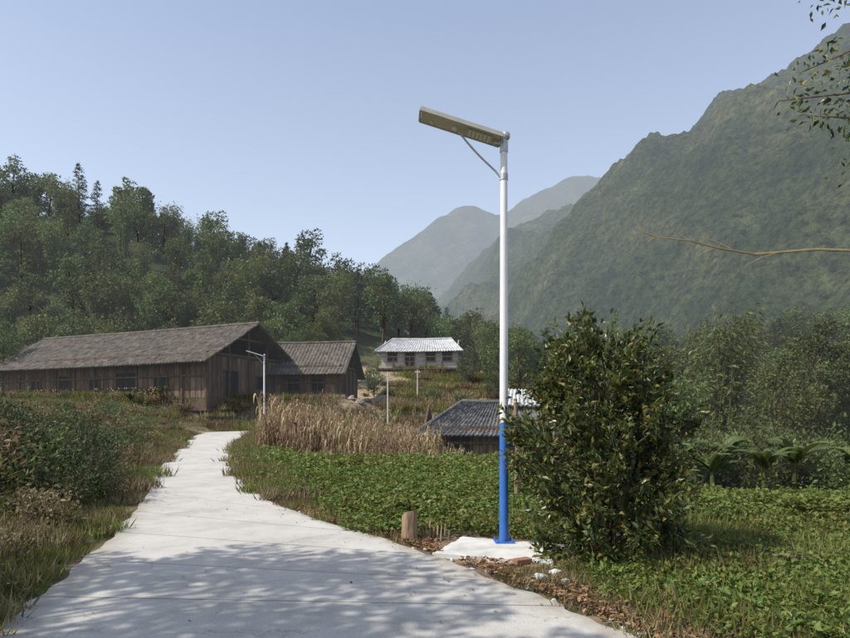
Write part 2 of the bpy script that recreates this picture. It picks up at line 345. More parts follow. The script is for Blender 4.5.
# ------------------------------------------------------------ vegetation prototypes
def rnd_dir(r,n,up=0):
    v=r.normal(size=(n,3));v[:,2]+=up;return unit(v)
def broad_tree(name,seed,H,cr,cb,ncl,lp,leaf,mats,trunk_r=None,clr=.3,limbs=14):
    r=np.random.default_rng(seed);m=MB()
    tr=trunk_r or H*.018
    k=7;t=np.linspace(0,1,k);P=np.stack([np.cumsum(r.normal(0,.02*H,k))*t,np.cumsum(r.normal(0,.02*H,k))*t,t*H*.82],1);P[0,:2]=0
    m.tube(P,tr*(1-.85*t)+.01,7,0)
    cs=[]
    while len(cs)<ncl:
        u=r.uniform(-1,1,3)
        if np.linalg.norm(u)>1 : continue
        q=u*.5+unit(u[None])[0]*.5*r.uniform(.5,1.)
        zz=cb+(H-cb)*(q[2]*.5+.5);wd=cr*(1.05-.45*max(q[2],0))
        cs.append((q[0]*wd,q[1]*wd,zz))
    cs=np.array(cs)
    for c in cs[:limbs]:
        f=r.uniform(.3,.8);a=np.array([np.interp(f,t,P[:,i]) for i in range(3)])
        if a[2]>c[2]: a=np.array([np.interp(max(.15,c[2]/H*.6),t,P[:,i]) for i in range(3)])
        mid=(a+c)/2+np.array([0,0,-.03*H]);m.tube([a,mid,c],[tr*.4,tr*.25,tr*.08],5,0,False)
    for c in cs:
        rr=cr*clr*r.uniform(.6,1.3);n=int(lp*r.uniform(.6,1.3))
        d=rnd_dir(r,n,.25);rad=rr*r.uniform(.25,1,n)**.6
        C=c+d*rad[:,None]*np.array([1,1,.7]);D=unit(d+r.normal(0,.6,(n,3))+np.array([0,0,-.15]))
        L=leaf*r.uniform(.6,1.4,n);m.leaves(C,D,L,L*.62,1,.15,r=r)
    return m.mesh(name,mats)
def conifer(name,seed,H,cr,mats,leaf=.5,nb=85):
    r=np.random.default_rng(seed);m=MB()
    m.tube([(0,0,0),(.1,0,H*.5),(0,.05,H)],[H*.016,H*.01,.02],6,0)
    for i in range(nb):
        t=(i+r.uniform(0,1))/nb;z=H*(.12+.87*t);a=r.uniform(0,6.28)
        L=cr*(1-t)**.7*r.uniform(.45,1.2)+.15;dr=np.array([math.cos(a),math.sin(a),.15-.25*(1-t)])
        n=int(9+L*12);s=r.uniform(.15,1,n)
        C=np.array([0,0,z])+dr*L*s[:,None]+r.normal(0,.14,(n,3));C[:,2]-=s**2*L*.12
        D=dr*.8+r.normal(0,.5,(n,3));l=leaf*r.uniform(.5,1.2,n)
        m.leaves(C,D,l,l*.5,1,.1,r=r)
    return m.mesh(name,mats)
def bamboo(name,seed,H,mats,nc=24):
    r=np.random.default_rng(seed);m=MB()
    for i in range(nc):
        a=r.uniform(0,6.28);h=H*r.uniform(.7,1.05);o=r.normal(0,.5,2);t=np.linspace(0,1,7);bend=r.uniform(.8,2.2)
        P=np.stack([o[0]+math.cos(a)*bend*t**2.5,o[1]+math.sin(a)*bend*t**2.5,h*(t-.06*t**4)],1)
        m.tube(P,.05*(1-.8*t)+.005,4,0,False)
        n=90;s=r.uniform(.25,1,n);C=np.stack([np.interp(s,t,P[:,k]) for k in range(3)],1)+r.normal(0,.32,(n,3))
        D=r.normal(0,.6,(n,3))+np.array([math.cos(a),math.sin(a),-.5]);l=r.uniform(.3,.6,n)
        m.leaves(C,D,l,l*.3,1,.1,r=r)
    return m.mesh(name,mats)
broads=[broad_tree('t_broad%d'%i,20+i,H,cr,cb,nc,64,.42,[M_bark,mt],clr=.32) for i,(H,cr,cb,nc,mt) in enumerate([(11,3.6,1.6,34,M_lf_forest),(9,3.4,1.0,30,M_lf_forest),(12.5,3.0,2.0,36,M_lf_forest),(8,3.2,1,28,M_lf_light),(10,2.4,1.2,30,M_lf_light)])]
conifs=[conifer('t_conifer%d'%i,40+i,H,cr,[M_bark,M_lf_conifer]) for i,(H,cr) in enumerate([(13,2.6),(11,2.6),(15,3.0)])]
bams=[bamboo('t_bamboo%d'%i,60+i,H,[M_lf_light,M_lf_light]) for i,H in enumerate([9,7.5])]
nears=[broad_tree('t_near%d'%i,120+i,H,cr,cb,nc,150,.24,[M_bark,mt],clr=.33) for i,(H,cr,cb,nc,mt) in enumerate([(9,3.3,1.0,36,M_lf_forest),(10,2.8,1.2,34,M_lf_light),(7.5,3.0,.6,32,M_lf_light),(10.5,2.6,1.5,36,M_lf_forest)])]
def inst(me,par,x,y,s,dz=0,sz=None):
    o=place(me.name,me,par,(x,y,float(height(x,y))+dz),random.uniform(0,6.28),(s,s,s*(sz or 1)));return o
fo=empty('hillside_forest')
r=np.random.default_rng(5);pts=[];tries=0
while tries<9000 and len(pts)<640:
    tries+=1
    y=r.uniform(72,138);b=r.uniform(-.92,.92);x=b*y
    if -11<x<9 and y<92: continue
    if x<-4 and y<76: continue
    if any((x-a)**2+(y-c)**2<3.7**2 for a,c in pts): continue
    pts.append((x,y))
for x,y in pts:
    u=r.uniform();b=x/y
    cl=math.sin(x*.09+2)*math.cos(y*.08)
    if u<.15+.12*cl: me_,s=random.choice(conifs),random.uniform(.45,.85)
    elif u<.58: me_,s=random.choice(broads[:3]),random.uniform(.55,1.0)
    elif u<.80: me_,s=random.choice(broads[3:]),random.uniform(.65,1.1)
    else: me_,s=random.choice(bams),random.uniform(.8,1.25)
    if b>.0: s*=.9
    inst(me_,fo,x,y,s,-.3)
vt=empty('valley_trees')
for x,y,k,s in [(13,38,'b',.5),(17,41,'bm',.8),(20.5,36,'l',.8),(24,38,'b',.85),(15,47,'bm',1.15),(19,50,'l',1.15),(25,52,'b',1.1),(30,50,'l',.9),(11,55,'b',.65),(15,60,'c',.8),(22,63,'b',1.1),(29,62,'bm',1.2),(35,60,'l',1.1),(10,66,'l',.85),(7,62,'b',.5),(17,70,'b',.95),(25,74,'b',1.1),(34,72,'c',1.0),(40,66,'b',1.2),(28,42,'l',.95),(32,46,'b',1.0),(5,70,'b',.6),(37,52,'b',1.1),(9,48,'b',.42),(12,44,'l',.45),(21.5,44,'bm',1.2),(27,33,'b',.75),(31,37,'bm',.85),
   (-9,72,'b',.6),(-14,73,'b',.7),(8,76,'b',.7),(11,80,'b',.7),(-13,78,'l',.8)]:
    me_={'b':random.choice([nears[0],nears[3]]),'c':random.choice(conifs),'bm':random.choice(bams),'l':random.choice(nears[1:3])}[k]
    inst(me_,vt,x,y,s,-.4)
lt=empty('farmyard_trees')
for x,y,k,s in [(-42,62,'b',.8),(-47,66,'b',1),(-38,75,'bm',.9),(-30,76,'b',.8),(-22,75,'l',.7),(-16,74,'b',.6),(-42,54,'b',.6),(-33,42,'l',.4),(-32,34,'b',.4),(-5.5,67,'b',.45),(-25,28,'l',.3),(-29,30,'b',.4),(-46,54,'bm',.7),(-44,45,'b',.6)]:
    me_={'b':random.choice([nears[0],nears[3]]),'c':random.choice(conifs),'bm':random.choice(bams),'l':random.choice(nears[1:3])}[k]
    inst(me_,lt,x,y,s,-.3)
def shrub(name,seed,h,w,n,leaf,mt):
    r=np.random.default_rng(seed);m=MB()
    k=int(n/45)
    for i in range(k):
        a=r.uniform(0,6.28);q=r.uniform(0,1)**.5
        e=np.array([math.cos(a)*w*q,math.sin(a)*w*q,h*r.uniform(.35,1)*(1-.35*q*q)])
        m.tube([(0,0,0),e*np.array([.4,.4,.6]),e],[.02,.012,.004],4,0,False)
        nn=45;s=r.uniform(.35,1.05,nn)[:,None];C=e*s+r.normal(0,.10*max(w,h),(nn,3));C[:,2]=np.abs(C[:,2])
        D=unit(e)*.5+r.normal(0,.6,(nn,3));l=leaf*r.uniform(.5,1.3,nn);m.leaves(C,D,l,l*.5,1,.15,r=r)
    return m.mesh(name,[M_bark,mt])
shr=[shrub('s0',1,1.3,.9,1300,.13,M_lf_light),shrub('s1',2,1.0,1.0,1300,.12,M_grass),shrub('s2',3,1.7,1.0,1500,.15,M_lf_forest),shrub('s3',4,.7,.8,900,.1,M_lf_light),shrub('s4',5,.9,.9,1000,.12,M_grassd),shrub('s5',6,1.3,.8,1000,.14,M_grassd)]
shn=shrub('s6',9,1.5,.9,3200,.075,M_lf_shade)
bk=empty('bank_shrubs')
r=np.random.default_rng(11)
for i in range(290):
    y=r.uniform(8,49);d=.9+r.exponential(4.5);x=float(xL(min(y,44)))-d
    if y>44 and x>-19: continue
    inst(shr[r.choice([0,1,2,3,4,4,4,5,5])],bk,x,y,r.uniform(.45,.95)*min(1,.45+d*.25),-.05)
for i in range(34):
    y=r.uniform(3,9);x=float(xL(y))-.8-r.exponential(1.5)
    inst(shr[r.choice([1,3,4,4,5])],bk,x,y,r.uniform(.3,.6),-.03)
for x,y,s in [(-6.1,11.2,.75),(-6.9,12.3,.95),(-7.5,13.6,.85),(-8.3,15.2,.9),(-7.9,11.4,1.0),(-9.6,17.6,.8),(-8.9,13.4,1.0)]:
    inst(shn,bk,x,y,s,-.05)
mid=empty('undergrowth_shrubs')
for i in range(190):
    y=r.uniform(19,46);x=r.uniform(.28,.95)*y
    if x<7 and y<24: continue
    inst(shr[r.choice([0,1,2,3,0,1,4])],mid,x,y,r.uniform(.7,1.7),-.1)
for i in range(120):
    y=r.uniform(38,80);x=r.uniform(-30,14)
    if abs(x)<6.5 and y>74: continue
    if y<50 and x<-6: continue
    if 52<y<70 and x<-4: continue
    inst(shr[r.integers(0,6)],mid,x,y,r.uniform(.5,1.4),-.1)
for i in range(80):
    x=r.uniform(-34,-4);y=r.uniform(49.5,52)
    inst(shr[r.integers(0,6)],mid,x,y,r.uniform(.4,.8),-.1)
# ------------------------------------------------------------ grass & crop patches
def grass_patch(name,seed,n,h,w,mt=None):
    r=np.random.default_rng(seed);m=MB()
    C=np.stack([r.uniform(-.55,.55,n),r.uniform(-.55,.55,n),np.zeros(n)],1)
    D=r.normal(0,.45,(n,3));D[:,2]=1;L=h*r.uniform(.4,1.2,n)
    m.leaves(C,D,L,w*r.uniform(.6,1.4,n),0,.1,up=0,r=r)
    k=n//3;C=np.stack([r.uniform(-.55,.55,k),r.uniform(-.55,.55,k),r.uniform(0,h*.6,k)],1)
    D=r.normal(0,.7,(k,3));D[:,2]=np.abs(D[:,2])*.5;L=r.uniform(.02,.06,k);m.leaves(C,D,L,L*.7,0,.1,r=r)
    return m.mesh(name,[mt or M_grass])
gp=[grass_patch('g%d'%i,70+i,900,.13,.009) for i in range(3)]
gpt=[grass_patch('gt%d'%i,75+i,500,.32,.02) for i in range(2)]
gpd=[grass_patch('gd%d'%i,175+i,450,.3,.02,M_grassd) for i in range(2)]
def weed_patch(name,seed,n):
    r=np.random.default_rng(seed);m=MB()
    for i in range(n):
        c=np.array([r.uniform(-.5,.5),r.uniform(-.5,.5),0]);h=r.uniform(.05,.22);k=r.integers(8,16)
        d=r.normal(0,.5,(k,3));d[:,2]=np.abs(d[:,2])*.4+.1;z=r.uniform(.2,1,k)*h
        C=c+np.stack([r.normal(0,.03,k),r.normal(0,.03,k),z],1);L=r.uniform(.04,.09,k);m.leaves(C,d,L,L*.55,0,.15,up=1.3,r=r)
    return m.mesh(name,[M_lf_crop])
wp=[weed_patch('w%d'%i,180+i,70) for i in range(3)]
def crop_patch(name,seed,n,h,leaf):
    r=np.random.default_rng(seed);m=MB()
    x=r.uniform(-.6,.6,n);y=r.uniform(-.6,.6,n)
    top=h*(.65+.35*np.sin(x*5.3+seed)*np.cos(y*4.9+seed))
    z=top*r.uniform(.35,1.1,n)**.7
    C=np.stack([x,y,z],1);D=r.normal(0,.8,(n,3));D[:,2]=D[:,2]*.4+.1;L=leaf*r.uniform(.6,1.3,n)
    m.leaves(C,D,L,L*.8,0,.2,up=1.4,r=r)
    return m.mesh(name,[M_lf_crop])
cp=[crop_patch('c%d'%i,80+i,1000,.30,.07) for i in range(4)]
cpf=[crop_patch('cf%d'%i,90+i,420,.32,.11) for i in range(3)]
fd=empty('sweet_potato_field')
r=np.random.default_rng(21)
y=8.2
while y<31:
    st=.78 if y<16 else .95
    x=float(xR(y))+.55
    xmax=min(.8*y,14) if y<20 else 7
    while x<xmax:
        px=x+r.uniform(-.2,.2);py=y+r.uniform(-.2,.2)
        ok=px>xR(py)+.62 and math.hypot(px-1.0,py-7.6)>1.25 and not(px>.6 and py<9.6)
        if ok:
            me_=cp[r.integers(0,4)] if y<16 else cpf[r.integers(0,3)]
            place(me_.name,me_,fd,(px,py,float(height(px,py))-.02),r.uniform(0,6.28),r.uniform(.8,1.2))
        x+=st
    y+=st
gr=empty('verge_grass')
SX,SY=.93,7.42
def nearslab(x,y,k=1.0): return abs(x-SX)<.76*k and abs(y-SY)<.66*k
for i in range(420):
    y=r.uniform(3.6,16)
    if r.uniform()<.35: x=float(xR(y))+.25+r.uniform(0,.35)
    else: x=float(xL(y))-.3-r.uniform(0,5)
    g=[gp[r.integers(0,3)],gpt[r.integers(0,2)],gpd[r.integers(0,2)]][r.choice([0,0,1,2,2])]
    sc=r.uniform(.35,.8)
    if x>xR(y): sc*=.7
    if nearslab(x,y,1.4): continue
    place(g.name,g,gr,(x,y,float(height(x,y))-.01),r.uniform(0,6.28),sc)
for i in range(260):
    y=r.uniform(4,10);x=float(xL(y))-.35-r.uniform(0,4.5)
    g=(gp+gpd+gpt)[r.integers(0,7)];place(g.name,g,gr,(x,y,float(height(x,y))-.01),r.uniform(0,6.28),r.uniform(.5,.9))
for i in range(500):
    y=r.uniform(3.4,9.8);x=r.uniform(.8,8)
    if x<xR(y)+.75 or nearslab(x,y,1.35): continue
    g=gp[r.integers(0,3)] if r.uniform()<.5 else (wp[r.integers(0,3)] if r.uniform()<.8 else gpt[0])
    place(g.name,g,gr,(x,y,float(height(x,y))-.01),r.uniform(0,6.28),r.uniform(.5,1.0))
for i in range(380):
    y=r.uniform(12,48);x=float(xL(min(y,44)))-.3-r.exponential(4) if r.uniform()<.75 else float(xR(min(y,44)))+.35+r.uniform(0,.4)
    if y>43 and x>-18: continue
    g=(gpt+gpd+gpd)[r.integers(0,6)];place(g.name,g,gr,(x,y,float(height(x,y))-.01),r.uniform(0,6.28),r.uniform(.6,1.3))
tg=empty('terrace_dry_grass')
for i in range(420):
    y=r.uniform(44,77);x=r.uniform(-8,11)
    if x<-4 and y>52: continue
    g=(gpt+gpd+gpd)[r.integers(0,6)];place(g.name,g,tg,(x,y,float(height(x,y))-.03),r.uniform(0,6.28),r.uniform(1.4,3))
for i in range(160):
    y=r.uniform(46,54);x=r.uniform(-40,-8)
    g=(gpt+gpd+gpd)[r.integers(0,6)];place(g.name,g,tg,(x,y,float(height(x,y))-.03),r.uniform(0,6.28),r.uniform(1.2,2.5))
# litter & pebbles
m=MB();n=3600;y=r.uniform(3.8,11,n)
x=xR(y)+.12+np.abs(r.normal(0,.26,n))
ok=~((np.abs(x-SX)<.74)&(np.abs(y-SY)<.55));x=x[ok];y=y[ok];z=height(x,y)+.045+r.uniform(0,.03,len(x))
D=r.normal(0,1,(len(x),3));D[:,2]*=.25;L=r.uniform(.025,.075,len(x));m.leaves(np.stack([x,y,z],1),D,L,L*.6,0,.2,up=1.5,r=r)
n=160;y=r.uniform(4.6,12,n);x=xR(y)+(xL(y)-xR(y))*r.uniform(0,1,n)**3;D=r.normal(0,1,(n,3));D[:,2]*=.1;L=r.uniform(.015,.045,n)
m.leaves(np.stack([x,y,height(x,y)+.045],1),D,L,L*.6,0,.1,up=1.5,r=r)
m.obj('fallen_leaves',[M_litter])
def rock(m,c,s,r,mi=0):
    k=8;rings=6;V=[];ph=r.uniform(0,6,3)
    for i in range(rings+1):
        th=math.pi*i/rings
        for j in range(k):
            a=2*math.pi*j/k;d=np.array([math.sin(th)*math.cos(a),math.sin(th)*math.sin(a),math.cos(th)])
            q=1+.25*math.sin(3*d[0]+ph[0])+.2*math.sin(4*d[1]+ph[1])+.15*math.sin(5*d[2]+ph[2])
            V.append(np.array(c)+d*q*np.array(s))
    F=[[i*k+j,(i+1)*k+j,(i+1)*k+(j+1)%k,i*k+(j+1)%k] for i in range(rings) for j in range(k)]
    m.add(V,F,mi)
m=MB()
for i in range(60):
    y=r.uniform(4.5,11);x=float(xR(y))+r.uniform(.05,.6);s=r.uniform(.015,.05);rock(m,(x,y,float(height(x,y))+.01),(s,s*r.uniform(.6,1),s*.7),r)
for (x,y,s) in [(1.15,6.05,.13),(1.3,6.2,.09),(1.02,6.25,.07),(1.35,5.95,.06)]:
    rock(m,(x,y,.03),(s,s*.7,s*.6),r)
m.obj('roadside_stones',[M_conc])
m=MB()
for i in range(170):
    x=r.uniform(2.9,4.6);y=7.0+r.normal(0,.3)+(x-3)*.1;s=r.uniform(.02,.07);rock(m,(x,y,float(height(x,y))+r.uniform(0,.1)),(s,s*.8,s*.6),r)
m.obj('rubble_pile',[pmat('rubble_dark',[(.05,.035,.028),(.11,.08,.06),(.18,.13,.10)],5,.95,.6,14)])
# ------------------------------------------------------------ citrus tree by the pole
def citrus(name,x0,y0):
    r=np.random.default_rng(3);m=MB()
    zz=[-.1,.05,.4,.9,1.4,1.8,2.2,2.6];rr=[.35,.60,.92,1.0,.86,.62,.42,.2]
    boughs=[]
    for i in range(84):
        z=(i+r.uniform())/84*2.3+.02;a=i*2.4+r.uniform(-.4,.4)
        lob=1+.16*math.sin(2.7*a+z*3.1)+.10*math.sin(5*a-z*4)
        R=np.interp(z,zz,rr)*r.uniform(.55,1.10)*lob
        boughs.append(np.array([math.cos(a)*R*1.04-.09*z+.04,math.sin(a)*R*.85,z]))
    for x_,y_,z_ in [(-.12,0,2.45),(-.35,.05,2.3),(.22,-.1,2.28),(.55,0,1.95),(-.65,.0,1.75),(.85,-.1,1.45),(-.9,-.1,1.25)]: boughs.append(np.array([x_,y_,z_]))
    for k in range(5):
        a=k*1.3;m.tube([(0,0,-.1),(math.cos(a)*.15,math.sin(a)*.15,.5),(math.cos(a)*.35,math.sin(a)*.35,1.1),(math.cos(a)*.3,math.sin(a)*.3,1.8)],[.045,.035,.022,.008],6,0)
    for bc in boughs:
        root=np.array([bc[0]*.15,bc[1]*.15,max(.05,bc[2]-.5)]);m.tube([root,(root+bc)/2+r.normal(0,.04,3),bc],[.016,.011,.006],5,0,False)
        out=unit((bc-np.array([0,0,bc[2]-.2]))[None])[0]
        for k in range(r.integers(7,11)):
            d=out+r.normal(0,.55,3);d=d/np.linalg.norm(d);d[2]+=.5 if bc[2]>.6 else .0
            L0=r.uniform(.14,.42);b=bc-out*.08+r.normal(0,.05,3);t=b+d*L0
            if t[2]<.03: t[2]=.03
            m.tube([b,(b+t)/2+r.normal(0,.015,3),t],[.006,.004,.002],4,0,False)
            n=int(r.uniform(14,30));s=r.uniform(.0,1.05,n);C=b+(t-b)*s[:,None]+r.normal(0,.026,(n,3))
            D=d*.6+r.normal(0,.6,(n,3))+np.array([0,0,-.15]);l=r.uniform(.055,.115,n);m.leaves(C,D,l,l*.45,1,.22,up=.8,r=r)
    n=1800;C=rnd_dir(r,n)*np.array([.58,.55,.85])*r.uniform(.2,1,(n,1))+np.array([0,0,1.0]);m.leaves(C,rnd_dir(r,n),.10,.06,1,.2,r=r)
    return m.obj(name,[M_bark,M_lf_citrus],None,loc=(x0,y0,float(height(x0,y0))-.02))
citrus('citrus_tree',2.13,7.15)
# ------------------------------------------------------------ street lamps
def lamp(x,y,rz=0):
    z=float(height(x,y));e=empty('solar_street_lamp',(x,y,z),rz)
    m=MB();m.tube([(0,0,.03),(0,0,1.56)],[.058,.054],24,0,False);m.obj('pole_lower_blue',[M_blue],e,True)
    m=MB();m.tube([(0,0,1.56),(0,0,5.05)],[.0538,.043],24,0,True);m.obj('pole_upper_white',[M_white],e,True)
    m=MB();m.box((0,0,.065),(.24,.24,.016))
    for sx in(-1,1):
        for sy in (-1,1):
            m.tube([(sx*.095,sy*.095,.06),(sx*.095,sy*.095,.11)],.009,8);m.tube([(sx*.095,sy*.095,.073),(sx*.095,sy*.095,.085)],.016,6)
    m.obj('base_flange',[M_blue],e)
    m=MB();m.tube([(0,0,4.95),(0,0,5.09)],.052,20);m.box((-.06,0,5.08),(.14,.06,.08));
    t=np.linspace(0,math.pi,11);m.tube(np.stack([0*t+.02,0*t,5.155-np.cos(t)*.06],1),np.maximum(np.sin(t)*.06,.002),16,0,False)
    m.tube([(.02,-.07,5.15),(.02,.07,5.15)],.014,8)
    m.obj('head_clamp',[M_metal],e,False)
    h=bpy.data.objects.new('lamp_head',None);scn.collection.objects.link(h);h.parent=e;h.location=(-.035,0,5.10);h.rotation_euler=(0,math.radians(16.5),0)
    m=MB();L=1.06;Wd=.31;th=.04
    m.box((-L/2,0,0),(L-.04,Wd-.04,th-.006));m.obj('housing',[M_under],h)
    m=MB();m.box((-L/2,-Wd/2,0),(L,.02,th+.01));m.box((-L/2,Wd/2,0),(L,.02,th+.01));m.box((-L,0,0),(.02,Wd-.021,th+.01));m.box((0,0,0),(.02,Wd-.021,th+.01))
    m.obj('frame',[M_alu],h)
    m=MB()
    for i in range(6):
        for j in range(2): m.box((-.09-i*.17,-.07+j*.14,th/2+.001),(.155,.125,.006))
    m.obj('solar_cells',[M_pv],h)
    m=MB();m.box((-.28,0,-th/2-.008),(.34,.18,.018));m.obj('led_tray',[M_alu],h)
    m=MB()
    for i in range(6):
        for j in range(3): m.box((-.155-i*.05,-.055+j*.055,-th/2-.020),(.03,.03,.008))
    m.obj('led_lenses',[M_led],h)
    m=MB();m.tube([(-.60,0,-th/2),(-.60,0,-th/2-.03)],.03,12);m.tube([(-.90,.04,-th/2),(-.90,.04,-th/2-.02)],.018,10)
    m.obj('motion_sensor',[M_white],h)
    m=MB();t=np.linspace(0,1,10)
    P=np.array([(-.045-.53*q,0,4.64+.56*q**.85) for q in t]);P[:,2]-=.05*np.sin(t*math.pi)
    m.tube(P,.013,8);m.tube([(0,0,4.6),(0,0,4.68)],.052,16);m.obj('brace',[M_metal],e,True)
    return e
lamp(.99,7.78,math.radians(3));lamp(-9.8,37.8,math.radians(3))
m=MB();r=np.random.default_rng(9);V=[];n=14
ring=[(-1+2*i/n,-1) for i in range(n)]+[(1,-1+2*i/n) for i in range(n)]+[(1-2*i/n,1) for i in range(n)]+[(-1,1-2*i/n) for i in range(n)]
k=len(ring);jj=r.normal(0,.012,(k,2));hx,hy=.68,.50
ring=[(x*hx+jj[i,0],y*hy+jj[i,1]) for i,(x,y) in enumerate(ring)]
pts=[(x*s,y*s,z) for s,z in ((1.01,-.06),(1,.045),(.985,.055),(.5,.057)) for x,y in ring]+[(0,0,.057)]
F=[[a*k+i,a*k+(i+1)%k,(a+1)*k+(i+1)%k,(a+1)*k+i] for a in range(3) for i in range(k)]
m.add(pts,F);m.add(pts[3*k:],[[i,(i+1)%k,k] for i in range(k)])
m.obj('lamp_footing_slab',[M_conc],None,loc=(SX,SY,.0),rz=-.38)
for i,(x,y,z,a) in enumerate([(.98,6.60,.04,.2),(1.12,6.55,.04,-.3),(1.03,6.58,.10,.5)]):
    m=MB();m.box((0,0,0),(.2,.1,.055));o=m.obj('brick',[M_brick],None,loc=(x,y,z),rz=a)
    bv=o.modifiers.new('b','BEVEL');bv.width=.006
def stump(x,y):
    r=np.random.default_rng(4);m=MB();k=18;rings=[(0,1.25),(.06,1.05),(.2,.95),(.33,.96),(.38,.9)];V=[]
    ph=[1+.08*math.sin(3*a)+r.normal(0,.03) for a in np.arange(k)*2*math.pi/k]
    for z,s in rings:
        for j in range(k):
            a=2*math.pi*j/k;zz=z+(0.05*math.cos(a+1) if z>.3 else 0);V.append((math.cos(a)*.105*s*ph[j],math.sin(a)*.105*s*ph[j],zz))
    F=[[i*k+j,i*k+(j+1)%k,(i+1)*k+(j+1)%k,(i+1)*k+j] for i in range(4) for j in range(k)];m.add(V,F,0)
    V2=V[4*k:]+[(0,0,.385)];V2=[(a,b,c+.001) for a,b,c in V2];m.add(V2,[[j,(j+1)%k,k] for j in range(k)],1)
    m.obj('tree_stump',[pmat('stump_bark',[(.14,.09,.055),(.36,.26,.16)],6,.9,.8,14,stretch=(3,3,.5)),pmat('cut_wood',[(.4,.3,.18),(.55,.42,.27)],9,.8)],None,loc=(x,y,0))
stump(-.2,8.0)
m=MB();m.tube([(0,0,-.1),(.02,0,1),(-.02,0,1.95)],[.045,.04,.035],8);m.tube([(-.25,0,.7),(.3,0,.75)],.015,6);m.obj('wooden_post',[M_woodl],None,loc=(1.68,11.4,0))
m=MB()
for i in range(7): m.tube([(i*.05,r.normal(0,.05),-.05),(i*.05+.02,r.normal(0,.05),r.uniform(.1,.26))],.012,5)
m.obj('cut_stalks',[M_woodl],None,loc=(.0,8.1,0))
# ------------------------------------------------------------ buildings
def slope(m,e0,e1,r1,r0,mi,pitch=.26,amp=.045,rows=14,sag=.06):
    e0,e1,r1,r0=[np.array(q,float) for q in (e0,e1,r1,r0)]
    n=max(8,int(np.linalg.norm(e1-e0)/pitch*4));nrm=unit(np.cross(e1-e0,(r0+r1)/2-(e0+e1)/2)[None])[0]
    if nrm[2]<0:nrm=-nrm
    V=[];rg=np.random.default_rng(n)
    jit=rg.normal(0,.014,(rows*2+1,n+1))
    for side in (0,1):
        for j in range(rows*2+1):
            v=j/(rows*2)
            for i in range(n+1):
                u=i/n;p=(e0*(1-u)+e1*u)*(1-v)+(r0*(1-u)+r1*u)*v
                h=amp*math.cos(i*math.pi/2)+(.025 if j%2 else 0)-sag*math.sin(math.pi*u)-sag*.7*math.sin(math.pi*v)+jit[j,i]
                V.append(p+nrm*(h-(0.09 if side else 0)))
    R=rows*2+1;w=n+1;F=[]
    for side in (0,1):
        o=side*R*w
        for j in range(R-1):
            for i in range(n): F.append([o+j*w+i,o+j*w+i+1,o+(j+1)*w+i+1,o+(j+1)*w+i])
    o=R*w
    for i in range(n): F.append([i,i+1,o+i+1,o+i]);q=(R-1)*w;F.append([q+i,q+i+1,o+q+i+1,o+q+i])
    for j in range(R-1):
        for c in (0,n): F.append([j*w+c,(j+1)*w+c,o+(j+1)*w+c,o+j*w+c])
    m.add(V,F,mi)
